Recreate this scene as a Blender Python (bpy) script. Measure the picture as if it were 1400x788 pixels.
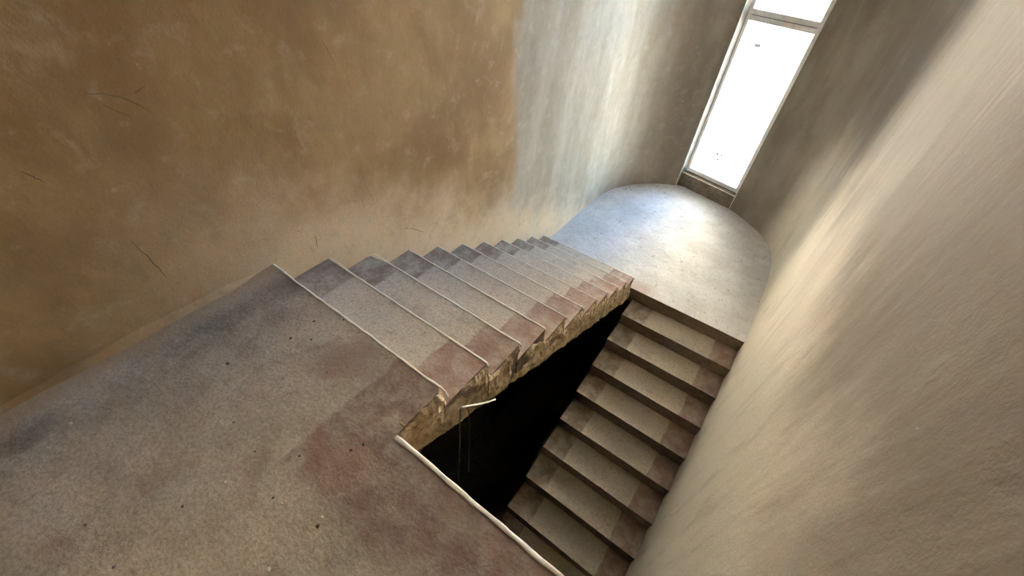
import bpy, bmesh, math, random
from mathutils import Matrix, Vector, noise

# ------------------------------------------------------------------ scene, camera, light
for o in list(bpy.data.objects):
    bpy.data.objects.remove(o, do_unlink=True)
S = bpy.context.scene
COL = S.collection
S.view_settings.view_transform = 'Standard'
S.view_settings.look = 'None'
S.view_settings.gamma = 1.0
S.view_settings.use_curve_mapping = False
S.view_settings.exposure = 5.0
S.cycles.max_bounces = 18
S.cycles.diffuse_bounces = 12

cam_data = bpy.data.cameras.new('camera')
cam = bpy.data.objects.new('camera', cam_data)
COL.objects.link(cam)
cam_data.sensor_width = 36.0
cam_data.lens = 546.295 / 1400 * 36.0
cam_data.clip_start = 0.02
RIGHT = Vector((0.80721021, 0.58753967, 0.05664644))
UP = Vector((-0.44540074, 0.54331724, 0.71163513))
FWD = Vector((-0.38733688, 0.59966951, -0.70026182))
m = Matrix.Identity(4)
for i in range(3):
    m[i][0], m[i][1], m[i][2] = RIGHT[i], UP[i], -FWD[i]
m.translation = Vector((1.91432, -0.59478, 1.47625))
cam.matrix_world = m
S.camera = cam

SUN_AZ = math.radians(205)      # compass angle from +y, clockwise: behind the house
SUN_EL = math.radians(42)
world = bpy.data.worlds.new('world')
S.world = world
world.use_nodes = True
wn = world.node_tree
wn.nodes.clear()
sky = wn.nodes.new('ShaderNodeTexSky')
sky.sky_type = 'NISHITA'
sky.sun_disc = False
sky.sun_elevation = SUN_EL
sky.sun_rotation = SUN_AZ
sky.air_density = 1.0
sky.dust_density = 0.6
sky.ozone_density = 3.0
bg = wn.nodes.new('ShaderNodeBackground')
bg.inputs['Strength'].default_value = 0.30
wo = wn.nodes.new('ShaderNodeOutputWorld')
wn.links.new(sky.outputs[0], bg.inputs[0])
wn.links.new(bg.outputs[0], wo.inputs[0])

sun_data = bpy.data.lights.new('sun', 'SUN')
sun_data.energy = 9.0
sun_data.angle = math.radians(0.6)
sun_data.color = (1.0, 0.90, 0.76)
sun = bpy.data.objects.new('sun', sun_data)
COL.objects.link(sun)
sdir = Vector((math.sin(SUN_AZ) * math.cos(SUN_EL), math.cos(SUN_AZ) * math.cos(SUN_EL), math.sin(SUN_EL)))
sun.rotation_euler = sdir.to_track_quat('Z', 'Y').to_euler()
sun.location = sdir * 30

# ------------------------------------------------------------------ measures (metres; upper landing z = 0)
T, R_ = 0.30, 0.1538            # tread depth, riser height
NST = 11
ZH = -NST * R_                  # half landing
ZL = 2 * ZH                     # lower floor
ZP = 3 * ZH                     # foot of the shaft, set deeper to keep the well dark
W1 = 1.229                      # open side of the upper flight
X2, W2 = 1.297, 2.508           # lower flight between open side and right wall
YH = -0.257                     # edge of the well in the upper landing
YB = -3.1                       # rear of the landing
ZC = 5.6                       # ceiling, raised out of view to make room for the taller window
rnd = random.Random(7)

def nz(x, y, z, s=1.0):
    return noise.noise(Vector((x * s, y * s, z * s)))

# ------------------------------------------------------------------ helpers
def link(o, parent=None):
    COL.objects.link(o)
    if parent:
        o.parent = parent
    return o

def mesh_obj(name, verts, faces, mat, parent=None, smooth=False):
    me = bpy.data.meshes.new(name)
    me.from_pydata([tuple(v) for v in verts], [], faces)
    bm = bmesh.new(); bm.from_mesh(me)
    bmesh.ops.recalc_face_normals(bm, faces=bm.faces)
    bm.to_mesh(me); bm.free()
    if smooth:
        me.polygons.foreach_set('use_smooth', [True] * len(me.polygons))
    me.materials.append(mat)
    return link(bpy.data.objects.new(name, me), parent)

def bm_obj(name, bm, mat, parent=None, smooth=False):
    me = bpy.data.meshes.new(name)
    bmesh.ops.recalc_face_normals(bm, faces=bm.faces)
    bm.to_mesh(me); bm.free()
    if smooth:
        me.polygons.foreach_set('use_smooth', [True] * len(me.polygons))
    me.materials.append(mat)
    return link(bpy.data.objects.new(name, me), parent)

def tag(o, label=None, cat=None, group=None, kind=None):
    if label: o['label'] = label
    if cat: o['category'] = cat
    if group: o['group'] = group
    if kind: o['kind'] = kind
    return o

def empty(name, loc=(0, 0, 0)):
    o = bpy.data.objects.new(name, None)
    o.location = loc
    o.empty_display_size = 0.1
    return link(o)

def part(o, parent):
    """parent o (built in world coordinates) under an empty, keeping its place"""
    o.parent = parent
    o.matrix_parent_inverse = Matrix.Translation(-parent.location)
    return o

def grid(fn, nu, nv):
    vs = [fn(i / nu, j / nv) for j in range(nv + 1) for i in range(nu + 1)]
    fs = []
    for j in range(nv):
        for i in range(nu):
            a = j * (nu + 1) + i
            fs.append((a, a + 1, a + nu + 2, a + nu + 1))
    return vs, fs

def box_into(bm, lo, hi, rot=None, bevel=0.0):
    g = bmesh.ops.create_cube(bm, size=1.0)
    vs = g['verts']
    c = [(a + b) / 2 for a, b in zip(lo, hi)]
    d = [b - a for a, b in zip(lo, hi)]
    for v in vs:
        v.co = Vector((v.co.x * d[0], v.co.y * d[1], v.co.z * d[2]))
    if bevel:
        es = list({e for v in vs for e in v.link_edges})
        r = bmesh.ops.bevel(bm, geom=es, offset=bevel, segments=2, affect='EDGES', profile=0.6)
        vs = list({v for f in r['faces'] for v in f.verts} | {v for v in vs if v.is_valid})
    for v in vs:
        if rot: v.co = rot @ v.co
        v.co += Vector(c)

def tube(pts, rad, sides=8, caps=True):
    """tube along pts; rad a number or a list"""
    vs, fs = [], []
    n = len(pts)
    pts = [Vector(p) for p in pts]
    ref = Vector((0.21, 0.13, 0.97))
    for i, p in enumerate(pts):
        d = (pts[min(i + 1, n - 1)] - pts[max(i - 1, 0)]).normalized()
        if abs(d.dot(ref)) > 0.95: ref = Vector((0.9, 0.3, 0.1))
        a = d.cross(ref).normalized(); b = d.cross(a)
        r = rad[i] if isinstance(rad, (list, tuple)) else rad
        for k in range(sides):
            t = 2 * math.pi * k / sides
            vs.append(p + a * math.cos(t) * r + b * math.sin(t) * r)
    for i in range(n - 1):
        for k in range(sides):
            k2 = (k + 1) % sides
            fs.append((i * sides + k, i * sides + k2, (i + 1) * sides + k2, (i + 1) * sides + k))
    if caps:
        fs.append(tuple(range(sides - 1, -1, -1)))
        fs.append(tuple((n - 1) * sides + k for k in range(sides)))
    return vs, fs

# ------------------------------------------------------------------ materials
class NT:
    def __init__(self, name, rough=0.9, spec=0.25):
        self.m = bpy.data.materials.new(name)
        self.m.use_nodes = True
        self.t = self.m.node_tree
        self.p = self.t.nodes['Principled BSDF']
        self.p.inputs['Roughness'].default_value = rough
        self.p.inputs['Specular IOR Level'].default_value = spec
        tc = self.t.nodes.new('ShaderNodeTexCoord')
        self.obj = tc.outputs['Object']
        self._sep = None
    def n(self, typ, **kw):
        x = self.t.nodes.new(typ)
        for k, v in kw.items(): setattr(x, k, v)
        return x
    def put(self, sock, v):
        if hasattr(v, 'default_value') or hasattr(v, 'is_linked'):
            self.t.links.new(v, sock)
        else:
            sock.default_value = v
    def xyz(self):
        if not self._sep:
            self._sep = self.n('ShaderNodeSeparateXYZ')
            self.t.links.new(self.obj, self._sep.inputs[0])
        return self._sep.outputs
    def math(self, op, a, b=0.0, c=0.0, clamp=False):
        x = self.n('ShaderNodeMath', operation=op, use_clamp=clamp)
        self.put(x.inputs[0], a); self.put(x.inputs[1], b)
        if op in ('MULTIPLY_ADD', 'COMPARE', 'SMOOTH_MIN', 'SMOOTH_MAX'): self.put(x.inputs[2], c)
        return x.outputs[0]
    def noise(self, scale, detail=4, rough=0.55, sc=(1, 1, 1), off=(0, 0, 0), dist=0.0):
        mp = self.n('ShaderNodeMapping')
        mp.inputs['Scale'].default_value = sc
        mp.inputs['Location'].default_value = off
        self.t.links.new(self.obj, mp.inputs[0])
        x = self.n('ShaderNodeTexNoise')
        x.inputs['Scale'].default_value = scale
        x.inputs['Detail'].default_value = detail
        x.inputs['Roughness'].default_value = rough
        x.inputs['Distortion'].default_value = dist
        self.t.links.new(mp.outputs[0], x.inputs['Vector'])
        return x.outputs['Fac']
    def ramp(self, v, lo, hi, a=0.0, b=1.0, smooth=True):
        x = self.n('ShaderNodeMapRange', interpolation_type='SMOOTHSTEP' if smooth else 'LINEAR')
        self.put(x.inputs['Value'], v)
        self.put(x.inputs['From Min'], lo); self.put(x.inputs['From Max'], hi)
        self.put(x.inputs['To Min'], a); self.put(x.inputs['To Max'], b)
        return x.outputs[0]
    def mix(self, f, a, b, mode='MIX'):
        x = self.n('ShaderNodeMix', data_type='RGBA', blend_type=mode)
        self.put(x.inputs[0], f)
        self.put(x.inputs[6], a if not isinstance(a, tuple) else (*a, 1))
        self.put(x.inputs[7], b if not isinstance(b, tuple) else (*b, 1))
        return x.outputs[2]
    def bump(self, h, dist, strength=1.0, prev=None):
        x = self.n('ShaderNodeBump')
        x.inputs['Strength'].default_value = strength
        x.inputs['Distance'].default_value = dist
        self.put(x.inputs['Height'], h)
        if prev: self.t.links.new(prev, x.inputs['Normal'])
        return x.outputs[0]
    def done(self, col, nrm=None):
        self.put(self.p.inputs['Base Color'], col if not isinstance(col, tuple) else (*col, 1))
        if nrm: self.t.links.new(nrm, self.p.inputs['Normal'])
        return self.m

def speck(q, scale, thr, off=(0, 0, 0), sc=(1, 1, 1)):
    return q.ramp(q.noise(scale, 3, 0.6, off=off, sc=sc), thr, thr + 0.06)

def end_base(q):
    base = q.mix(q.ramp(q.noise(2.6, 6, 0.6, sc=(1, 1, 0.4)), 0.34, 0.66), (0.25, 0.215, 0.165), (0.37, 0.325, 0.26))
    return q.mix(q.ramp(q.noise(1.8, 6, 0.6, off=(6, 1, 2)), 0.52, 0.72, 0, 0.6), base, (0.215, 0.18, 0.135))

def mat_plaster(name, side):
    q = NT(name, 0.88, 0.2)
    X, Y, Z = q.xyz()
    if side == 'right':
        sc = (1, 1.0, 0.22)
        base = q.mix(q.ramp(q.noise(2.2, 6, 0.6, sc=sc), 0.32, 0.68), (0.345, 0.285, 0.215), (0.45, 0.385, 0.30))
        base = q.mix(q.ramp(q.noise(1.5, 5, 0.5, off=(4, 2, 1), sc=(1, 1, .5)), 0.5, 0.72, 0, 0.55), base, (0.52, 0.39, 0.31))
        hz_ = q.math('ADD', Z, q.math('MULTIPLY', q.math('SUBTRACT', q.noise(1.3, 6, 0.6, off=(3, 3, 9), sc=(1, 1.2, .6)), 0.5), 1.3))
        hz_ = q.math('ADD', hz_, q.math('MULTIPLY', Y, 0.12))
        base = q.mix(q.ramp(hz_, -0.35, 0.55, 0.9, 0), base, (0.82, 0.725, 0.565))  # cream low, grey-brown high, exaggerated to stand in for stronger light below
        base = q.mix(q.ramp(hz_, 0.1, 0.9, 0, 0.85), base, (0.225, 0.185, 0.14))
    else:
        sc = (1, 1, 0.8)
        base = q.mix(q.ramp(q.noise(1.5, 7, 0.62, sc=sc, dist=0.3), 0.34, 0.66), (0.325, 0.182, 0.068), (0.480, 0.300, 0.128))
        base = q.mix(q.ramp(q.noise(2.6, 6, 0.6, off=(3, 1, 5), dist=0.5), 0.56, 0.74, 0, 0.55), base, (0.60, 0.42, 0.235))
        base = q.mix(q.ramp(q.noise(1.1, 5, 0.55, off=(9, 4, 2)), 0.52, 0.75, 0, 0.6), base, (0.265, 0.150, 0.060))
        # paler tone beyond a ragged upright edge
        edge = q.math('ADD', Y, q.math('MULTIPLY', q.math('SUBTRACT', q.noise(3.0, 6, 0.65, off=(1, 7, 2), sc=(1, 1, .6)), 0.5), 0.55))
        jo = q.math('MAXIMUM', q.ramp(edge, 2.12, 2.34), q.math('MULTIPLY', q.ramp(edge, 1.5, 2.4), q.ramp(Z, -0.2, -0.9)))
        pale = q.mix(q.ramp(q.noise(3.0, 6, 0.6, sc=(1, 1, 0.25)), 0.35, 0.66), (0.345, 0.295, 0.22), (0.445, 0.395, 0.315))
        base = q.mix(q.math('MULTIPLY', jo, 0.85), base, pale)
        # pale dusty band following the steps, brightened to stand in for bounced light
        up = q.math('ADD', Z, q.math('MULTIPLY', q.math('MAXIMUM', Y, -0.2), 0.5127))
        up = q.math('ADD', up, q.math('MULTIPLY', q.math('SUBTRACT', q.noise(2.4, 6, 0.62, off=(5, 9, 2)), 0.5), 0.9))
        base = q.mix(q.math('MULTIPLY', q.ramp(up, 0.05, 0.75, 0.9, 0), q.ramp(Y, -0.9, 0.5)), base, (0.88, 0.64, 0.40))
        # wall under the flight coloured near-black, standing in for its shade
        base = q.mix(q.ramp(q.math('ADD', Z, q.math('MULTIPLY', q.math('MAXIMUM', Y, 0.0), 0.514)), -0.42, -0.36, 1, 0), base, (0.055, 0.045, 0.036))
    # greyer tone round the window
    base = q.mix(q.ramp(X, 2.44, 2.15, 0, 1) if side == 'right' else q.ramp(X, 0.06, 0.65, 0, 1), base, end_base(q))
    mott = q.noise(9, 7, 0.7, off=(7, 3, 1), dist=0.4) if side == 'left' else q.noise(6, 7, 0.66, off=(7, 3, 1), sc=(1, 1, 0.22))
    base = q.mix(q.ramp(mott, 0.5, 0.72, 0, 0.30), base, (0.25, 0.175, 0.10))
    base = q.mix(q.ramp(mott, 0.48, 0.28, 0, 0.30 if side == 'left' else 0.16), base, (0.66, 0.55, 0.41))
    grain = q.noise(95, 3, 0.6)
    base = q.mix(q.ramp(grain, 0.3, 0.7, 0.0, 0.22), base, (0.27, 0.2, 0.13))
    base = q.mix(q.math('MULTIPLY', speck(q, 34, 0.70, (2, 2, 2)), 0.5), base, (0.2, 0.15, 0.1))
    base = q.mix(q.math('MULTIPLY', speck(q, 22, 0.73, (8, 2, 5)), 0.5), base, (0.75, 0.68, 0.56))
    st = q.noise(5 if side == 'right' else 3.5, 4, 0.5, sc=(1, 1, 0.25 if side == 'right' else 0.7), dist=0.4)
    b = q.bump(st, 0.02, 0.40)
    b = q.bump(q.noise(24, 4, 0.55, dist=0.4), 0.006, 0.32 if side == 'right' else 0.22, b)
    b = q.bump(grain, 0.002, 0.6, b)
    return q.done(base, b)

def concrete(q, lift=0.0):
    base = q.mix(q.ramp(q.noise(2.4, 7, 0.62, dist=0.2), 0.33, 0.68), (0.41, 0.34, 0.26), (0.59, 0.50, 0.395))
    if lift: base = q.mix(lift, base, (0.80, 0.72, 0.59))
    base = q.mix(q.ramp(q.noise(5.0, 6, 0.65, off=(5, 3, 1)), 0.55, 0.75, 0, 0.55), base, (0.56, 0.51, 0.43))
    base = q.mix(q.ramp(q.noise(3.2, 6, 0.6, off=(1, 8, 3)), 0.56, 0.74, 0, 0.5), base, (0.27, 0.22, 0.175))
    mid = q.noise(21, 7, 0.72, off=(3, 1, 6), dist=0.3)
    base = q.mix(q.ramp(mid, 0.52, 0.72, 0, 0.45), base, (0.20, 0.16, 0.125))
    base = q.mix(q.ramp(mid, 0.46, 0.26, 0, 0.5), base, (0.62, 0.565, 0.475))
    fine = q.noise(75, 4, 0.65)
    base = q.mix(q.ramp(fine, 0.35, 0.7, 0.0, 0.40), base, (0.15, 0.125, 0.10))
    return base, fine

def concrete_bump(q, fine, extra=None):
    b = q.bump(q.noise(11, 6, 0.62), 0.012, 0.6)
    b = q.bump(q.noise(34, 5, 0.6), 0.005, 0.5, b)
    b = q.bump(fine, 0.003, 0.7, b)
    return b

def mat_stair(name, xl, xr, pale=0.0):
    """bare concrete runner between red-brown painted ends, worn"""
    q = NT(name, 0.85, 0.25)
    X, Y, Z = q.xyz()
    # every step its own stains: shift the texture space by the step's random number
    inf = q.n('ShaderNodeObjectInfo')
    sh = q.n('ShaderNodeVectorMath', operation='SCALE'); sh.inputs[0].default_value = (31.0, 57.0, 23.0)
    q.put(sh.inputs['Scale'], inf.outputs['Random'])
    ad = q.n('ShaderNodeVectorMath', operation='ADD')
    q.t.links.new(q.obj, ad.inputs[0]); q.t.links.new(sh.outputs[0], ad.inputs[1])
    q.obj = ad.outputs[0]
    base, fine = concrete(q, pale)
    base = q.mix(q.ramp(q.noise(7, 5, .6, off=(2, 2, 9)), .5, .7, 0, .35), base, (0.55, 0.525, 0.46))
    info = q.n('ShaderNodeObjectInfo')
    jit = q.math('MULTIPLY', q.math('SUBTRACT', info.outputs['Random'], 0.5), 0.05)
    wob = q.math('MULTIPLY', q.math('SUBTRACT', q.noise(9, 4, 0.6, off=(7, 7, 7)), 0.5), 0.05)
    xx = q.math('ADD', X, q.math('ADD', jit, wob))
    # the wear differs from step to step: shift the noise by the random number
    loc = q.n('ShaderNodeVectorMath', operation='ADD')
    q.t.links.new(q.obj, loc.inputs[0])
    cx = q.n('ShaderNodeCombineXYZ')
    q.put(cx.inputs[1], q.math('MULTIPLY', info.outputs['Random'], 40.0))
    q.t.links.new(cx.outputs[0], loc.inputs[1])
    wn_ = q.n('ShaderNodeTexNoise')
    wn_.inputs['Scale'].default_value = 9; wn_.inputs['Detail'].default_value = 7; wn_.inputs['Roughness'].default_value = 0.68
    q.t.links.new(loc.outputs[0], wn_.inputs['Vector'])
    wear = wn_.outputs['Fac']
    left = q.math('MULTIPLY', q.ramp(xx, xl - 0.008, xl + 0.008, 1.0, 0.0), q.ramp(wear, 0.36, 0.66, 1.0, 0.3))
    right = q.math('MULTIPLY', q.ramp(xx, xr - 0.008, xr + 0.008), q.ramp(wear, 0.34, 0.68, 0.95, 0.35))
    base = q.mix(left, base, (0.28, 0.215, 0.165))
    base = q.mix(right, base, (0.33, 0.205, 0.165))
    base = q.mix(q.math('MULTIPLY', speck(q, 30, 0.70), 0.6), base, (0.08, 0.065, 0.05))
    return q.done(base, concrete_bump(q, fine))

def mat_landing():
    q = NT('landing_concrete', 0.86, 0.22)
    X, Y, Z = q.xyz()
    base, fine = concrete(q)
    wob = q.math('MULTIPLY', q.math('SUBTRACT', q.noise(6, 6, 0.65, off=(2, 5, 0)), 0.5), 0.09)
    xx = q.math('ADD', X, wob); yy = q.math('ADD', Y, wob)
    wear = q.noise(11, 7, 0.68, off=(0, 3, 3))
    strip = q.math('MULTIPLY', q.ramp(xx, 0.965, 0.985), q.ramp(yy, -0.60, -0.50))
    strip = q.math('MULTIPLY', strip, q.ramp(wear, 0.33, 0.70, 0.95, 0.25))
    base = q.mix(strip, base, (0.225, 0.145, 0.12))
    # red dust smeared beyond the painted border
    sm = q.ramp(q.noise(2.6, 5, 0.6, off=(1.3, 0.2, 0), dist=0.8), 0.54, 0.70, 0, 0.6)
    base = q.mix(q.math('MULTIPLY', sm, q.ramp(X, 0.2, 1.0, 0.55, 1.0)), base, (0.30, 0.18, 0.14))
    # dark trodden dirt along the wall
    dx = q.ramp(q.math('ABSOLUTE', q.math('SUBTRACT', xx, 0.22)), 0.03, 0.16, 1, 0)
    dirt = q.math('MULTIPLY', dx, q.ramp(q.noise(3.4, 6, 0.65, sc=(1, 0.6, 1), off=(0, 0.4, 4)), 0.40, 0.62, 0.05, 0.6))
    base = q.mix(dirt, base, (0.11, 0.09, 0.07))
    # plaster dust against the wall
    base = q.mix(q.math('MULTIPLY', q.ramp(xx, 0.03, 0.17, 1, 0), 0.85), base, (0.42, 0.30, 0.175))
    base = q.mix(q.math('MULTIPLY', speck(q, 26, 0.70), 0.7), base, (0.07, 0.055, 0.045))
    base = q.mix(q.math('MULTIPLY', speck(q, 21, 0.72, (5, 5, 5)), 0.5), base, (0.55, 0.50, 0.42))
    return q.done(base, concrete_bump(q, fine))

def mat_half():
    q = NT('half_landing_concrete', 0.85, 0.25)
    X, Y, Z = q.xyz()
    base = q.mix(q.ramp(q.noise(2.5, 6, 0.6), 0.35, 0.66), (0.58, 0.56, 0.525), (0.70, 0.68, 0.645))
    base = q.mix(q.ramp(q.noise(8, 6, 0.65, off=(3, 3, 3)), 0.5, 0.7, 0, 0.55), base, (0.50, 0.465, 0.42))
    scuff = q.ramp(q.noise(17, 5, 0.6, off=(1, 1, 4), dist=0.5, sc=(1, 0.6, 1)), 0.60, 0.72, 0, 0.55)
    base = q.mix(scuff, base, (0.26, 0.22, 0.18))
    base = q.mix(q.ramp(q.noise(30, 6, 0.7, off=(5, 1, 4), dist=0.6), 0.54, 0.72, 0, 0.5), base, (0.33, 0.285, 0.24))
    fine = q.noise(80, 4, 0.65)
    base = q.mix(q.ramp(fine, 0.4, 0.7, 0, 0.25), base, (0.25, 0.21, 0.17))
    # red paint left by the stair edge
    wob = q.math('MULTIPLY', q.math('SUBTRACT', q.noise(7, 5, 0.6), 0.5), 0.14)
    ex = q.math('ABSOLUTE', q.math('SUBTRACT', q.math('ADD', X, wob), 1.26))
    pr = q.math('MULTIPLY', q.ramp(ex, 0.12, 0.3, 1, 0), q.ramp(q.math('ADD', Y, wob), 3.08, 3.22, 0.5, 0))
    base = q.mix(pr, base, (0.42, 0.22, 0.15))
    base = q.mix(q.math('MULTIPLY', speck(q, 28, 0.66), 0.6), base, (0.13, 0.10, 0.09))
    return q.done(base, concrete_bump(q, fine))

def mat_rough(name, c1, c2, c3):
    q = NT(name, 0.93, 0.15)
    base = q.mix(q.ramp(q.noise(9, 6, 0.65), 0.35, 0.65), c1, c2)
    base = q.mix(q.ramp(q.noise(26, 6, 0.7, off=(4, 4, 4)), 0.5, 0.68, 0, 0.75), base, c3)
    g = q.noise(70, 5, 0.65)
    b = q.bump(q.noise(24, 6, 0.65), 0.015, 0.7)
    b = q.bump(g, 0.004, 0.7, b)
    return q.done(base, b)

def mat_plain(name, col, rough=0.6, spec=0.4, var=0.12, metallic=0.0, scale=20):
    q = NT(name, rough, spec)
    q.p.inputs['Metallic'].default_value = metallic
    d = tuple(c * (1 - 2.2 * var) for c in col)
    base = q.mix(q.ramp(q.noise(scale, 5, 0.6), 0.35, 0.7), col, d)
    return q.done(base, q.bump(q.noise(scale * 3, 3), 0.001, 0.3))

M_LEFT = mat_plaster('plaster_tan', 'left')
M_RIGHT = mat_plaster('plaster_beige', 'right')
M_LAND = mat_landing()
M_HALF = mat_half()
M_STAIR = mat_stair('stair_concrete', 0.25, 0.985, 0.55)
M_RISER = mat_rough('shade_toned_riser', (0.20, 0.15, 0.12), (0.27, 0.21, 0.165), (0.13, 0.095, 0.075))  # risers darkened in colour to stand in for their backlit shade
M_STAIR2 = mat_stair('stair_concrete_dusty', 0.24, 0.965, 0.6)
M_SIDE = mat_rough('raw_plaster_edge', (0.37, 0.27, 0.165), (0.56, 0.445, 0.30), (0.19, 0.125, 0.075))
M_SLAB = mat_rough('raw_concrete', (0.16, 0.14, 0.115), (0.24, 0.21, 0.17), (0.11, 0.09, 0.075))
M_SILL = mat_rough('raw_mortar', (0.20, 0.165, 0.125), (0.31, 0.265, 0.205), (0.12, 0.095, 0.07))
M_CEIL = mat_rough('ceiling_concrete', (0.42, 0.37, 0.30), (0.50, 0.45, 0.37), (0.36, 0.31, 0.25))
M_BEAD = mat_plain('cream_bead', (0.93, 0.88, 0.78), 0.6, 0.4, 0.08)
M_PVC = mat_plain('white_pvc', (0.88, 0.86, 0.85), 0.35, 0.5, 0.06)
M_GASKET = mat_plain('grey_gasket', (0.10, 0.10, 0.105), 0.6, 0.3)
M_WIRE = mat_plain('dull_wire', (0.20, 0.185, 0.165), 0.45, 0.5, 0.1, 0.6)
M_ROD = mat_plain('pale_rod', (0.78, 0.74, 0.66), 0.5, 0.4, 0.08)
M_CRACK = mat_plain('crack_dark', (0.23, 0.16, 0.085), 0.95, 0.05)
M_CHIPW = mat_plain('plaster_crumb', (0.70, 0.64, 0.54), 0.9, 0.15)
M_CHIPD = mat_plain('dark_crumb', (0.13, 0.105, 0.09), 0.9, 0.15)
M_FACADE = mat_plain('facade_render', (0.80, 0.76, 0.68), 0.85, 0.2, 0.04, 0, 0.6)
M_ROOF = mat_plain('roof_sheet', (0.30, 0.15, 0.11), 0.6, 0.3)
M_DARKGLASS = mat_plain('far_window_glass', (0.10, 0.12, 0.14), 0.15, 0.5)
M_GROUND = mat_plain('pale_yard', (0.66, 0.63, 0.58), 0.95, 0.1, 0.06, 0, 0.4)

q = NT('window_glass', 0.03, 0.5)
tr = q.n('ShaderNodeBsdfTransparent'); tr.inputs[0].default_value = (0.93, 0.95, 0.95, 1)
gl = q.n('ShaderNodeBsdfGlossy'); gl.inputs['Roughness'].default_value = 0.03
fr = q.n('ShaderNodeFresnel'); fr.inputs['IOR'].default_value = 1.45
mx = q.n('ShaderNodeMixShader')
q.t.links.new(fr.outputs[0], mx.inputs[0]); q.t.links.new(tr.outputs[0], mx.inputs[1]); q.t.links.new(gl.outputs[0], mx.inputs[2])
q.t.links.new(mx.outputs[0], q.t.nodes['Material Output'].inputs[0])
M_GLASS = q.m

# ------------------------------------------------------------------ walls
CAP = [(0, 4.1), (0, 4.4), (0.05, 4.76), (0.16, 5.06), (0.34, 5.33), (0.58, 5.55), (0.85, 5.70), (1.08, 5.745),
       (1.32, 5.70), (1.77, 5.52), (2.07, 5.31), (2.25, 5.15), (2.375, 4.96), (2.45, 4.72), (2.488, 4.42), (2.504, 4.05), (2.508, 3.7), (2.508, 3.4)]

def catmull(P, n):
    out = []
    P = [Vector(p) for p in P]
    for i in range(1, len(P) - 2):
        p0, p1, p2, p3 = P[i - 1:i + 3]
        for k in range(n):
            t = k / n
            out.append(0.5 * ((2 * p1) + (-p0 + p2) * t + (2 * p0 - 5 * p1 + 4 * p2 - p3) * t * t + (-p0 + 3 * p1 - 3 * p2 + p3) * t ** 3))
    out.append(P[-2])
    return out

cap = catmull(CAP, 8)                      # plan of the rounded end, from left wall to right wall
# the window opening: two plan points snapped to the jambs
A2 = Vector((0.85, 5.74)); DIR = Vector((0.92, -0.22)).normalized(); NRM = Vector((0.2326, 0.9726)).normalized()
def plan_at(x):
    for a, b in zip(cap, cap[1:]):
        if a.x <= x <= b.x: return a.lerp(b, (x - a.x) / (b.x - a.x))
JL = plan_at(0.815); JR = plan_at(1.695)
iL = min(range(len(cap)), key=lambda i: (cap[i] - JL).length); cap[iL] = JL
iR = min(range(len(cap)), key=lambda i: (cap[i] - JR).length); cap[iR] = JR
ZWT = 5.2                                 # head of the window, raised out of view to add sky light

def relief(y, z, seed):
    return 0.009 * nz(y, z, seed, 1.1) + 0.005 * nz(y, z, seed + 9, 3.1) + 0.002 * nz(y, z, seed + 4, 9.0)

def straight_wall(name, x, inward, y0, y1, mat, seed):
    nu, nv = int((y1 - y0) / 0.045), int((ZC - ZP) / 0.055)
    def fn(u, v):
        y = y0 + (y1 - y0) * u; z = ZP + (ZC - ZP) * v
        fade = min(1.0, (y1 - y) / 0.3) if inward > 0 else 0.4 * min(1.0, (y1 - y) / 1.2)
        return (x + inward * relief(y, z, seed) * fade, y, z)
    vs, fs = grid(fn, nu, nv)
    # a plain outer skin 0.3 m out, so the wall is a solid
    b = len(vs)
    xo = x - inward * 0.3
    vs += [(xo, y0, ZP), (xo, y1, ZP), (xo, y1, ZC), (xo, y0, ZC)]
    fs.append((b, b + 1, b + 2, b + 3))
    o = mesh_obj(name, vs, fs, mat, smooth=True)
    return tag(o, kind='structure')

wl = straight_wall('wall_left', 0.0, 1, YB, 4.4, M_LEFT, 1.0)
tag(wl, 'tan trowelled plaster wall rising beside the upper flight', 'wall')
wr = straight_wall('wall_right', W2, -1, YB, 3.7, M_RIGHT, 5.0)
tag(wr, 'beige streaked plaster wall beside the lower flight', 'wall')

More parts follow.
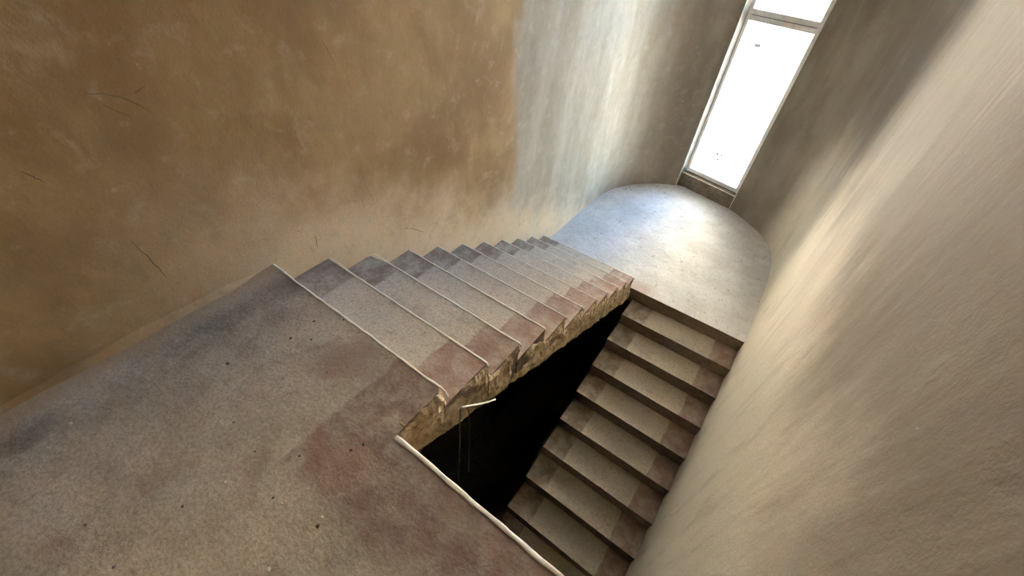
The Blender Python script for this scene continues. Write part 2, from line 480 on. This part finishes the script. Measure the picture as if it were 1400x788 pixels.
def cap_wall():
    zs = [ZP + (ZC - ZP) * j / 160 for j in range(161)]
    for zz in (ZH - 0.02, ZWT):
        j = min(range(161), key=lambda k: abs(zs[k] - zz)); zs[j] = zz
    jb, jt = zs.index(ZH - 0.02), zs.index(ZWT)
    n = len(cap)
    vs, fs = [], []
    nr = []
    for i, c in enumerate(cap):
        d = (cap[min(i + 1, n - 1)] - cap[max(i - 1, 0)]).normalized()
        nr.append(Vector((d.y, -d.x)))       # inward
    for z in zs:
        for i, c in enumerate(cap):
            s = i / (n - 1)
            fade = min(1, s / 0.05, (1 - s) / 0.05) * (0 if iL - 1 <= i <= iR + 1 else 1)
            h = relief(s * 5, z, 3.0) * fade * (0.4 if c.x > 1.5 else 1.0)
            p = c + nr[i] * h
            vs.append((p.x, p.y, z))
    for j in range(len(zs) - 1):
        for i in range(n - 1):
            if iL <= i < iR and jb <= j < jt: continue
            a = j * n + i
            fs.append((a, a + 1, a + n + 1, a + n))
    # jamb and head reveals, and outer skin
    D = 0.30
    def off(i): return cap[i] + NRM * D
    def quad(pts):
        b = len(vs); vs.extend(pts); fs.append(tuple(range(b, b + len(pts))))
    for i in (iL, iR):
        c, o = cap[i], off(i)
        quad([(c.x, c.y, zs[jb]), (o.x, o.y, zs[jb]), (o.x, o.y, ZWT), (c.x, c.y, ZWT)])
    for zz in (zs[jb], ZWT):
        quad([(cap[i].x, cap[i].y, zz) for i in range(iL, iR + 1)] + [(off(iR).x, off(iR).y, zz), (off(iL).x, off(iL).y, zz)])
    out = []
    for i, c in enumerate(cap):
        if iL <= i <= iR: out.append(off(i))
        else:
            out.append(c - nr[i] * 0.30)
    for i in range(n - 1):
        a, b2 = out[i], out[i + 1]
        for z0, z1 in ((ZP, zs[jb]), (zs[jb], ZWT), (ZWT, ZC)):
            if iL <= i < iR and z0 == zs[jb]: continue
            quad([(a.x, a.y, z0), (b2.x, b2.y, z0), (b2.x, b2.y, z1), (a.x, a.y, z1)])
    me = bpy.data.meshes.new('wall_end')
    me.from_pydata(vs, [], fs)
    me.polygons.foreach_set('use_smooth', [k < (len(zs) - 1) * (n - 1) - (iR - iL) * (jt - jb) for k in range(len(fs))])
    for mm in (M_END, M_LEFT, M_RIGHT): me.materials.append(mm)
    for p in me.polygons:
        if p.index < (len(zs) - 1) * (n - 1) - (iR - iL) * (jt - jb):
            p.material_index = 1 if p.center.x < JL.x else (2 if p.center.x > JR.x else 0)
    o = link(bpy.data.objects.new('wall_end', me))
    return tag(o, 'rounded plaster end wall around the tall window', 'wall', kind='structure')

def mat_end():
    q = NT('plaster_grey_tan', 0.88, 0.2)
    X, Y, Z = q.xyz()
    base = end_base(q)
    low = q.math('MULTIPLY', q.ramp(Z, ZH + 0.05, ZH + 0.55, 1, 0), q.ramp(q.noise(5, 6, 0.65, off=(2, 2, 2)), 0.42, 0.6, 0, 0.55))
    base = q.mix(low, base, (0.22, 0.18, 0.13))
    g = q.noise(95, 3, 0.6)
    base = q.mix(q.ramp(g, 0.3, 0.7, 0, 0.2), base, (0.27, 0.21, 0.15))
    b = q.bump(q.noise(7, 5, 0.6, sc=(1, 1, 0.35), dist=0.4), 0.02, 0.45)
    b = q.bump(q.noise(28, 5, 0.6), 0.008, 0.5, b)
    b = q.bump(g, 0.002, 0.5, b)
    return q.done(base, b)
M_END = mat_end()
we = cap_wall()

# ------------------------------------------------------------------ floors
def prism(name, outline, z0, z1, mat):
    bm = bmesh.new()
    top = [bm.verts.new((x, y, z1)) for x, y in outline]
    bot = [bm.verts.new((x, y, z0)) for x, y in outline]
    bm.faces.new(top); bm.faces.new(bot[::-1])
    n = len(top)
    for i in range(n):
        bm.faces.new((top[i], bot[i], bot[(i + 1) % n], top[(i + 1) % n]))
    return bm

def ragged(p, q_, n, amp, seed, ax):
    out = []
    for i in range(n + 1):
        t = i / n
        v = [p[0] + (q_[0] - p[0]) * t, p[1] + (q_[1] - p[1]) * t]
        e = min(1, t * 12, (1 - t) * 12)
        v[ax] += e * amp * (nz(t * 9, seed, 0.3) + 0.6 * nz(t * 31, seed, 1.7))
        out.append(tuple(v))
    return out

outl = [(-0.01, YB), (W2 + 0.01, YB)]
outl += [(W2 + 0.01, YH)] + ragged((W2 - 0.01, YH), (W1 + 0.03, YH), 40, 0.005, 2.2, 1)
outl += [(W1 - 0.004, YH + 0.012)] + ragged((W1 - 0.004, YH + 0.03), (W1 - 0.006, -0.02), 14, 0.008, 4.1, 0)
outl += ragged((W1 - 0.02, 0.0), (0.0, 0.0), 46, 0.004, 6.3, 1) + [(-0.01, 0)]
fl = bm_obj('floor', prism('floor', outl, -0.30, 0.0, M_LAND), M_LAND)
tag(fl, 'worn concrete upper landing with red-brown painted border round the well', 'floor', kind='structure')

hp = [(-0.01, 3.0)] + [(-0.01, 4.4)] + [(c.x + (0.012 if c.x > 1.25 else -0.012), c.y + 0.012) for c in cap[1:-1]] + [(W2 + 0.01, 3.7), (W2 + 0.01, 3.0)]
hp += ragged((W2 - 0.01, 3.0), (X2 - 0.03, 3.0), 30, 0.004, 8.8, 1)
hf = bm_obj('floor', prism('floor', hp, ZH - 0.20, ZH, M_HALF), M_HALF)
hf.data.materials.append(M_RISER)
for p in hf.data.polygons:
    if p.normal.y < -0.7: p.material_index = 1
tag(hf, 'pale dusty half landing with a rounded end under the window', 'floor', kind='structure')

lf = bm_obj('floor', prism('floor', [(-0.01, YB), (W2 + 0.01, YB), (W2 + 0.01, 0.02), (-0.01, 0.02)], ZL - 0.2, ZL, M_SLAB), M_SLAB)
df = bm_obj('floor', prism('floor', [(-0.3, YB - 0.3), (W2 + 0.3, YB - 0.3), (W2 + 0.3, 6.1), (-0.3, 6.1)], ZP - 0.2, ZP, M_SLAB), M_SLAB)
tag(df, 'unseen concrete floor of the shaft, set deep to darken the well', 'floor', kind='structure')
tag(lf, 'dark concrete floor at the foot of the lower flight', 'floor', kind='structure')
ce = bm_obj('ceiling', prism('ceiling', [(-0.3, YB - 0.3), (W2 + 0.3, YB - 0.3), (W2 + 0.3, 6.1), (-0.3, 6.1)], ZC, ZC + 0.25, M_CEIL), M_CEIL)
tag(ce, 'raw concrete ceiling above the stairwell', 'ceiling', kind='structure')
bm = bmesh.new(); box_into(bm, (-0.3, YB - 0.3, ZP), (W2 + 0.3, YB, ZC))
wb = tag(bm_obj('wall_back', bm, M_RIGHT), 'plaster wall at the rear of the landing', 'wall', kind='structure')

# rounded mortar fillet where the left wall meets the landing
def fillet(u, v):
    y = YB + (0.0 - YB) * u
    a = v * math.pi / 2
    r = 0.050 + 0.022 * nz(y, 0.2, 3.3, 3.0) + 0.008 * nz(y, 5, 3, 11)
    r *= min(1.0, 0.15 + (0.0 - y) / 0.25)
    return (-0.004 + r * (1 - math.sin(a)) + 0.002 * nz(y, v * 3, 1, 20), y, -0.003 + r * (1 - math.cos(a)))
vs, fs = grid(fillet, 130, 6)
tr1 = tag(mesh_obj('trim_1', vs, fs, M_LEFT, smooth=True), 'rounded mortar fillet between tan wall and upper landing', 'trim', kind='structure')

# ------------------------------------------------------------------ stair flights
def bead(name, x0, x1, y, z, rad, seed, parent, wob=0.003, n=60, tail=None):
    pts, rr = [], []
    for i in range(n + 1):
        t = i / n
        x = x0 + (x1 - x0) * t
        pts.append((x, y + wob * (nz(x * 5, seed, 0) + 0.7 * nz(x * 17, seed, 3)), z + 0.5 * wob * nz(x * 9, seed, 7)))
        rr.append(rad * (1 + 0.35 * nz(x * 14, seed, 5)))
    if tail:
        for p in tail: pts.append(p); rr.append(rad * 0.8)
    vs, fs = tube(pts, rr, 8)
    for v in vs:                     # pressed flat, lying on the arris
        if abs(v.z - z) < rad * 1.9: v.z = z + 0.0012 + (v.z - z) * 0.35
    return mesh_obj(name, vs, fs, M_BEAD, parent, smooth=True)

def step_mesh(name, w, seed, amp, mat, front):
    """one step, local origin at its nosing line on the left; tread behind it.  front=+1: nosing faces +y"""
    nu, nv = 56, 10
    dz = R_ + 0.012
    def fn(u, v):
        # v 0..1 : rear -> nosing, then down the riser
        x = w * u
        if v <= 0.72:
            t = v / 0.72
            y = -T * (1 - t) - 0.004 * (1 - t)
            z = 0.0022 * nz(x * 3, y * 3 + seed, seed, 2) * (0 if t == 0 else 1)
        else:
            t = (v - 0.72) / 0.28
            y = 0.0; z = -dz * t
            y -= 0.004 * t
        edge = max(0.0, 1 - abs(v - 0.72) * 9)
        ch = amp * (0.5 * nz(x * 4, seed, 1.1) + 0.5 * nz(x * 15, seed, 2.4) + 0.2)
        big = max(0.0, nz(x * 3.1, seed * 3.3, 8.8) - 0.42) * 0.06
        y -= edge * (max(ch, -amp * 0.4) + big)
        z -= edge * (0.5 * max(ch, 0) + big * 0.7)
        return (x, y * front, z)
    vv = [0, .12, .24, .36, .48, .6, .68, .72, .75, .82, .9, 1.0]
    vs = [fn(i / nu, b) for b in vv for i in range(nu + 1)]
    fs = []
    n = nu + 1
    for j in range(len(vv) - 1):
        for i in range(nu):
            a = j * n + i
            fs.append((a, a + 1, a + n + 1, a + n))
    # close the ends, the rear and the underside
    k = len(vs)
    vs += [(0, -(T + 0.004) * front, -dz), (w, -(T + 0.004) * front, -dz)]
    last = (len(vv) - 1) * n
    fs.append(tuple([j * n for j in range(len(vv))] + [k]))
    fs.append(tuple([j * n + nu for j in range(len(vv))] + [k + 1]))
    fs.append(tuple(list(range(0, n)) + [k + 1, k]))
    fs.append(tuple(list(range(last, last + n)) + [k + 1, k]))
    me = bpy.data.meshes.new(name)
    me.from_pydata(vs, [], fs)
    bm = bmesh.new(); bm.from_mesh(me)
    bmesh.ops.recalc_face_normals(bm, faces=bm.faces)
    bm.to_mesh(me); bm.free()
    me.materials.append(mat)
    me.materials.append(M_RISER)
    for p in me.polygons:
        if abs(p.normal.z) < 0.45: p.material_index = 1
    return me

# nosing of the upper landing itself, with its loose end hanging at the corner
part(bead('nosing_bead', 0.0, W1 - 0.03, 0.002, 0.001, 0.0055, 1.3, None, 0.005, 70,
          [(W1 - 0.012, 0.004, -0.004), (W1 + 0.004, 0.012, -0.035), (W1 + 0.012, 0.016, -0.065)]), fl)
part(bead('edge_bead', W1 + 0.0, W2, YH + 0.002, 0.001, 0.0085, 3.7, None, 0.004, 70), fl)

# upper flight
UF = empty('stair_flight', (0.6, 3.0, ZH))
tag(UF, 'upper concrete stair flight with cream nosing beads and broken open edge', 'stairs')
def soffit(y):
    z = -0.372 - 0.514 * y
    if y < 0.06: z = max(z, -0.372 - 0.514 * 0.06 + (0.06 - y) * 0.30) if y > -0.3 else z
    return z
for k in range(1, NST):
    me = step_mesh('step', W1 - 0.006, 10.0 + k, 0.004, M_STAIR, 1)
    st = link(bpy.data.objects.new('step', me), UF)
    st.location = Vector((0.0, k * T, -k * R_)) - UF.location
    nb = bead('nosing_bead', 0.004, W1 - 0.02 - 0.012 * abs(nz(k, 2, 2, 0.7)), 0.002, 0.001, 0.0062 if k < 6 else 0.0052, 20.0 + k, st, 0.003, 60,
              [(W1 - 0.008, 0.003, -0.006), (W1 + 0.002, 0.006, -0.02 - 0.02 * rnd.random())])
# sloping slab under the steps
bm = bmesh.new()
prof = [(-0.2, soffit(0.06) + 0.03), (0.06, soffit(0.06)), (2.96, soffit(2.96)), (3.0, ZH - 0.19), (3.0, ZH + 0.005)]
for k in range(NST - 1, -1, -1):
    prof.append((k * T - 0.003, -(k + 1) * R_ - 0.014)); 
    prof.append((k * T - 0.003 - (T if k else 0.2), -(k + 1) * R_ - 0.014))
bm.free()
bm = bmesh.new()
N = 60
ys = [-0.19 + (2.99 + 0.19) * i / N for i in range(N + 1)]
def slab_top(y): return -R_ * 1.10 - 0.5127 * max(y, 0.0) - 0.02
a0 = [bm.verts.new((0.0, y, soffit(y))) for y in ys]; a1 = [bm.verts.new((W1 - 0.012, y, soffit(y) + 0.004 * nz(y * 9, 1, 1))) for y in ys]
b0 = [bm.verts.new((0.0, y, min(slab_top(y), -0.31))) for y in ys]; b1 = [bm.verts.new((W1 - 0.012, y, min(slab_top(y), -0.31))) for y in ys]
for i in range(N):
    bm.faces.new((a0[i], a1[i], a1[i + 1], a0[i + 1])); bm.faces.new((b0[i], b0[i + 1], b1[i + 1], b1[i]))
    bm.faces.new((a1[i], b1[i], b1[i + 1], a1[i + 1])); bm.faces.new((a0[i], a0[i + 1], b0[i + 1], b0[i]))
bm.faces.new((a0[0], b0[0], b1[0], a1[0])); bm.faces.new((a0[N], a1[N], b1[N], b0[N]))
part(bm_obj('stair_slab', bm, M_SLAB), UF)

# broken plaster coat on the open side
def side_coat():
    y0, y1 = YH + 0.006, 3.02
    ny, nv = 640, 22
    vs, fs = [], []
    def top(y):
        k = math.floor(y / T) + 1 if y >= 0 else 0
        z = -k * R_
        # chipped corners: lower just short of each nosing, plaster piled in each inner corner
        d = (k * T - y) if k > 0 else -y
        c = 0.020 * max(0.0, 1 - d / 0.05) * (0.6 + 0.8 * abs(nz(k * 3.1, 0.5, 0.2)))
        e = (y - (k - 1) * T) if k > 0 else 1
        pile = 0.035 * max(0.0, 1 - e / 0.045) * (0.4 + abs(nz(k * 5.7, 1.5, 0.2)))
        rag = 0.018 * (nz(y * 14, 2.2, 0.1) - 0.3) + 0.014 * (nz(y * 47, 3.2, 0.1) - 0.3)
        return z - c + pile + min(rag, 0.004)
    for i in range(ny + 1):
        y = y0 + (y1 - y0) * i / ny
        zt, zb = top(y), soffit(y) + 0.008 * nz(y * 11, 4.4, 0.4) + 0.008 * nz(y * 41, 4.4, 0.9)
        zb = min(zb, zt - 0.05)
        for j in range(nv + 1):
            t = j / nv
            z = zt + (zb - zt) * t
            b = 0.012 * nz(y * 6, z * 6, 1.2) + 0.010 * nz(y * 17, z * 15, 2.2) + 0.007 * nz(y * 42, z * 38, 0.2)
            gouge = -0.045 * max(0.0, nz(y * 9 + z * 4, z * 8, 6.6) - 0.12)
            prof_ = -0.014 * max(0.0, 1 - t / 0.10) - 0.012 * max(0.0, (t - 0.92) / 0.08)
            vs.append((W1 + 0.006 + b + gouge + prof_, y, z))
    n = nv + 1
    for i in range(ny):
        for j in range(nv):
            a = i * n + j
            fs.append((a, a + 1, a + n + 1, a + n))
    # back of the coat, inside the step ends
    off_ = len(vs)
    for i in range(ny + 1):
        vs.append((W1 - 0.03, vs[i * n][1], vs[i * n][2])); vs.append((W1 - 0.03, vs[i * n + nv][1], vs[i * n + nv][2]))
    for i in range(ny):
        fs.append((i * n, (i + 1) * n, off_ + 2 * i + 2, off_ + 2 * i))
        fs.append((i * n + nv, (i + 1) * n + nv, off_ + 2 * i + 3, off_ + 2 * i + 1))
    o = mesh_obj('broken_plaster_edge', vs, fs, M_SIDE)
    o['label'] = 'crumbling sandy plaster along the open edge'
    return o
part(side_coat(), UF)

# lower flight
LF = empty('stair_flight', (1.9, 0.0, ZL))
tag(LF, 'lower concrete stair flight with shaded risers along the beige wall', 'stairs')
for j in range(1, NST):
    me = step_mesh('step', W2 - X2, 50.0 + j * 1.7, 0.006, M_STAIR2, -1)
    st = link(bpy.data.objects.new('step', me), LF)
    st.location = Vector((X2, 3.0 - j * T, ZH - j * R_)) - LF.location
bm = bmesh.new()
o1 = [(3.0, ZH - 0.19), (3.0, ZH - R_ - 0.012)]
sl = [(3.0, ZH - 0.37), (3.0, ZH - R_ - 0.02), (3.0 - 10 * T, ZL - 0.0), (3.0 - 10 * T + 0.42, ZL)]
v0 = [bm.verts.new((X2 + 0.01, y, z - (0.0))) for y, z in sl]; v1 = [bm.verts.new((W2, y, z)) for y, z in sl]
bm.faces.new(v0); bm.faces.new(v1[::-1])
for i in range(4): bm.faces.new((v0[i], v1[i], v1[(i + 1) % 4], v0[(i + 1) % 4]))
part(bm_obj('stair_slab', bm, M_SLAB), LF)

# ------------------------------------------------------------------ window
WIN = empty('window_1', (1.28, 5.75, ZH))
tag(WIN, 'tall white framed window with a transom, blown out by daylight', 'window', kind='structure')
ang = math.atan2(DIR.y, DIR.x)
ROT = Matrix.Rotation(ang, 3, 'Z')
def wpt(s, d, z):
    p = A2 + DIR * s + NRM * d
    return Vector((p.x, p.y, z))
def wbox(name, s0, s1, d0, d1, z0, z1, mat, bevel=0.004):
    bm = bmesh.new()
    c = wpt((s0 + s1) / 2, (d0 + d1) / 2, (z0 + z1) / 2)
    h = Vector((s1 - s0, d1 - d0, z1 - z0)) / 2
    g = bmesh.ops.create_cube(bm, size=2.0)
    for v in bm.verts: v.co = Vector((v.co.x * h.x, v.co.y * h.y, v.co.z * h.z))
    if bevel: bmesh.ops.bevel(bm, geom=bm.edges[:], offset=bevel, segments=2, affect='EDGES')
    for v in bm.verts: v.co = ROT @ v.co + c
    return part(bm_obj(name, bm, mat), WIN)
F0, F1 = 0.11, 0.18
ZS = -1.49                                   # top of the sill
SL_, SR_ = -0.055, 0.885
wbox('frame_jamb', SL_, 0.018, F0, F1, ZS + 0.012, ZWT, M_PVC)
wbox('frame_jamb', 0.790, SR_, F0, F1, ZS + 0.012, ZWT, M_PVC)
wbox('frame_bottom', 0.012, 0.796, F0 + 0.002, F1 - 0.002, ZS + 0.012, ZS + 0.075, M_PVC)
wbox('frame_head', 0.012, 0.796, F0 + 0.002, F1 - 0.002, ZWT - 0.07, ZWT, M_PVC)
wbox('transom', 0.012, 0.796, F0 + 0.003, F1 - 0.003, 0.548, 0.668, M_PVC)
wbox('transom_groove', 0.018, 0.790, F0 - 0.001, F0 + 0.02, 0.606, 0.611, M_GASKET, 0)
wbox('transom', 0.012, 0.796, F0 + 0.003, F1 - 0.003, 2.760, 2.860, M_PVC)
for z0, z1 in ((ZS + 0.07, 0.562), (0.658, 2.762), (2.858, ZWT - 0.065)):
    p_ = wbox('pane', 0.016, 0.792, 0.142, 0.148, z0, z1, M_GLASS, 0)
    if z0 < 0:
        for sx, zz, ww, hh in ((0.19, 0.295, 0.085, 0.042), (0.30, -1.10, 0.04, 0.045), (0.365, -1.09, 0.036, 0.036), (0.34, -1.17, 0.036, 0.04)):
            sm = wbox('far_mark', sx, sx + ww, 0.1405, 0.1418, zz, zz + hh, M_PVC, 0)  # small pale plates on the glass standing in for distant things outside
            sm.parent = p_; sm.matrix_parent_inverse = p_.matrix_parent_inverse @ Matrix.Translation(WIN.location)
            sm.matrix_parent_inverse = Matrix.Identity(4)
wbox('frame_gasket', SL_, SR_, F0 + 0.004, F1, ZS - 0.005, ZS + 0.013, M_GASKET, 0)
# rough mortar sill filling the foot of the opening
def sill():
    nu, nv = 60, 16
    def fn(u, v):
        s = -0.07 + 0.985 * u
        # v: up the front face then back over the top
        if v < 0.6:
            t = v / 0.6; z = ZH - 0.02 + (ZS - ZH + 0.02) * t; d = 0.015 + 0.02 * t
        else:
            t = (v - 0.6) / 0.4; z = ZS; d = 0.035 + 0.24 * t
        d += 0.010 * nz(s * 9, z * 9, 2) + 0.006 * nz(s * 30, z * 30, 5)
        z += (0.006 * nz(s * 12, d * 12, 8) if v > 0.3 else 0)
        # follow the bowed wall a little
        bow = -0.04 * (1 - ((s - 0.42) / 0.48) ** 2) * 0
        p = wpt(s, d + bow, z)
        return tuple(p)
    vs, fs = grid(fn, nu, nv)
    return mesh_obj('window_sill', vs, fs, M_SILL)
part(sill(), WIN)
# pale arris of the sill and plaster corner beads
pts = [wpt(-0.05 + 0.93 * i / 50, 0.028 + 0.006 * nz(i * 0.5, 1, 1), ZS + 0.004 + 0.004 * nz(i * 0.4, 3, 3)) for i in range(51)]
vs, fs = tube(pts, [0.006 + 0.003 * nz(i * 0.6, 9, 2) for i in range(51)], 7)
part(mesh_obj('sill_arris', vs, fs, M_BEAD, smooth=True), WIN)
for (J, r, sgn) in ((JL, 0.0065, 1), (JR, 0.005, -1)):
    c = J + DIR * (0.003 * sgn) - NRM * 0.001
    pts = [(c.x + 0.002 * nz(i * 0.7, r * 90, 1), c.y, ZH + (ZWT - ZH) * i / 60) for i in range(61)]
    vs, fs = tube(pts, r, 8)
    part(mesh_obj('corner_bead', vs, fs, M_BEAD, smooth=True), WIN)

# ------------------------------------------------------------------ outside
GZ = -5.4
bm = prism('yard', [(-60, 6.6), (60, 6.6), (60, 90), (-60, 90)], GZ - 0.3, GZ, M_GROUND)
g = tag(bm_obj('ground', bm, M_GROUND), 'pale sunlit yard seen through the window', 'ground', kind='structure')
BLD = empty('building', (-14, 23, GZ))
tag(BLD, 'sunlit cream rendered building across the yard behind the window', 'building')
bm = bmesh.new(); box_into(bm, (-34, 21.0, GZ), (3.0, 31.0, 15.0)); part(bm_obj('wall', bm, M_FACADE), BLD)
bm = bmesh.new(); box_into(bm, (-34.4, 20.6, 15.0), (3.4, 31.4, 15.5)); part(bm_obj('roof', bm, M_ROOF), BLD)
bm0 = bmesh.new(); box_into(bm0, (-0.7, -0.04, -0.9), (0.7, 0.06, 0.9)); wm = bm_obj('window', bm0, M_DARKGLASS).data
bpy.data.objects.remove(bpy.data.objects['window'])
for fz in (5.0, 8.5, 12.0):
    for i in range(7):
        o = link(bpy.data.objects.new('window', wm), BLD)
        o.location = Vector((-31 + i * 5.0, 21.0, fz)) - BLD.location

# ------------------------------------------------------------------ small things
C_ = Vector((1.91432, -0.59478, 1.47625))
def ray(px, py):
    return RIGHT * ((px - 700) / 546.295) - UP * ((py - 394) / 546.295) + FWD
def on(px, py, ax, val):
    d = ray(px, py)
    return C_ + d * ((val - C_[ax]) / d[ax])

# hanging wire and pale rod in the well
cb = empty('hanging_wire', (1.262, 0.06, -1.3))
tag(cb, 'thin dark wire hanging in the stairwell from a bent pale rod', 'wire')
pw = [on(631, 557, 0, 1.262), on(629, 562, 0, 1.262), on(628.5, 575, 0, 1.262), on(629, 600, 0, 1.262), on(627.5, 640, 0, 1.262), on(626.5, 668, 0, 1.262), on(627, 690, 0, 1.262)]
vs, fs = tube(pw, 0.0038, 8); part(mesh_obj('wire', vs, fs, M_WIRE, smooth=True), cb)
pw = [on(638, 558, 0, 1.259), on(641, 563, 0, 1.259), on(642, 585, 0, 1.259), on(641.5, 612, 0, 1.259), on(641, 645, 0, 1.259)]
vs, fs = tube(pw, 0.0022, 6); part(mesh_obj('wire', vs, fs, M_WIRE, smooth=True), cb)
pw = [on(632, 557.5, 0, 1.262), on(638, 556, 0, 1.264), on(655, 553, 0, 1.264), on(668, 550, 0, 1.262), on(677, 546.5, 0, 1.258)]
vs, fs = tube(pw, 0.0050, 8); part(mesh_obj('rod', vs, fs, M_ROD, smooth=True), cb)

# hairline cracks and scratches in the left wall
def crack(pixels, w):
    P = [on(px, py, 0, 0.0) for px, py in pixels]
    vs, fs = [], []
    n = len(P)
    for i, p in enumerate(P):
        x = relief(p.y, p.z, 1.0) + 0.0016
        t = (P[min(i + 1, n - 1)] - P[max(i - 1, 0)]); t.x = 0; t.normalize()
        s = Vector((0, -t.z, t.y))
        ww = w * (0.35 + 0.65 * math.sin(math.pi * (i + 0.5) / n))
        vs += [(x, p.y + s.y * ww, p.z + s.z * ww), (x, p.y - s.y * ww, p.z - s.z * ww)]
    for i in range(n - 1): fs.append((2 * i, 2 * i + 1, 2 * i + 3, 2 * i + 2))
    return mesh_obj('crack', vs, fs, M_CRACK, wl)
def densify(P, n=5, j=0.8):
    out = []
    for a, b in zip(P, P[1:]):
        for k in range(n):
            t = k / n
            out.append((a[0] + (b[0] - a[0]) * t + j * rnd.uniform(-1, 1), a[1] + (b[1] - a[1]) * t + j * rnd.uniform(-1, 1)))
    return out + [P[-1]]
crack(densify([(180, 330), (200, 350), (216, 366), (229, 381)]), 0.0022)
crack([(431, 323), (432.5, 330), (433, 335), (434, 339)], 0.0022)
crack(densify([(115, 128), (140, 128), (165, 133), (190, 143), (214, 158)]), 0.002)
crack(densify([(140, 143), (160, 152), (180, 160)]), 0.0016)
crack(densify([(183, 128), (190, 124), (198, 117)]), 0.002)
crack(densify([(440, 55), (450, 72), (459, 88)]), 0.0016)
crack(densify([(30, 235), (45, 242), (62, 250)]), 0.002)
crack(densify([(552, 312), (566, 313), (580, 318)], 5, .5), 0.002)

def crumb_mesh(name, seed, mat):
    bm = bmesh.new()
    bmesh.ops.create_icosphere(bm, subdivisions=1, radius=1.0)
    r = random.Random(seed)
    for v in bm.verts:
        v.co = v.co * r.uniform(0.65, 1.15)
        v.co.z = v.co.z * 0.55
    lo = min(v.co.z for v in bm.verts)
    for v in bm.verts: v.co.z -= lo
    o = bm_obj(name, bm, mat); me = o.data
    bpy.data.objects.remove(o)
    return me
WHITE = [crumb_mesh('plaster_crumb', s, M_CHIPW) for s in range(3)]
DARK = [crumb_mesh('dirt_crumb', s + 9, M_CHIPD) for s in range(3)]
def crumb(px, py, z, r, dark, label, group):
    p = on(px, py, 2, z)
    o = link(bpy.data.objects.new('dirt_crumb' if dark else 'plaster_crumb', rnd.choice(DARK if dark else WHITE)))
    o.location = p; o.scale = (r, r * rnd.uniform(0.6, 1.0), r * rnd.uniform(0.7, 1.0))
    o.rotation_euler.z = rnd.uniform(0, 6.28)
    tag(o, label, 'crumb', group)
LW = 'small white plaster crumb lying on the upper landing'
LD = 'small dark dirt crumb lying on the upper landing'
for px, py, r in [(97, 580, 0.008), (306, 501, 0.006), (418, 517, 0.005), (368, 780, 0.009), (386, 689, 0.006), (308, 660, 0.006), (440, 708, 0.007)]:
    crumb(px, py, 0.0, r, False, LW, 'white crumbs on the upper landing')
for px, py, r in [(312, 498, 0.009), (426, 465, 0.007), (430, 440, 0.009), (398, 463, 0.008), (435, 720, 0.009), (320, 578, 0.006), (447, 510, 0.005), (410, 624, 0.006), (349, 618, 0.005),
                  (250, 693, 0.007), (118, 718, 0.006), (480, 616, 0.008), (497, 608, 0.008), (470, 438, 0.006), (491, 455, 0.006), (156, 776, 0.006), (374, 681, 0.006)]:
    crumb(px, py, 0.0, r, True, LD, 'dark crumbs on the upper landing')
# grit gathered along the left edge of the half landing
for i in range(34):
    t = rnd.random()
    c = cap[int(2 + t * 34)]
    d = Vector((1.1, 4.2)) - c; d.normalize()
    p = c + d * (0.03 + abs(rnd.gauss(0, 0.10)))
    o = link(bpy.data.objects.new('dirt_crumb', rnd.choice(DARK)))
    r = rnd.uniform(0.004, 0.011)
    o.location = (p.x, p.y, ZH); o.scale = (r, r * 0.8, r * 0.7); o.rotation_euler.z = rnd.uniform(0, 6)
    tag(o, 'dark grit crumb gathered along the curved wall of the half landing', 'crumb', 'grit on the half landing')
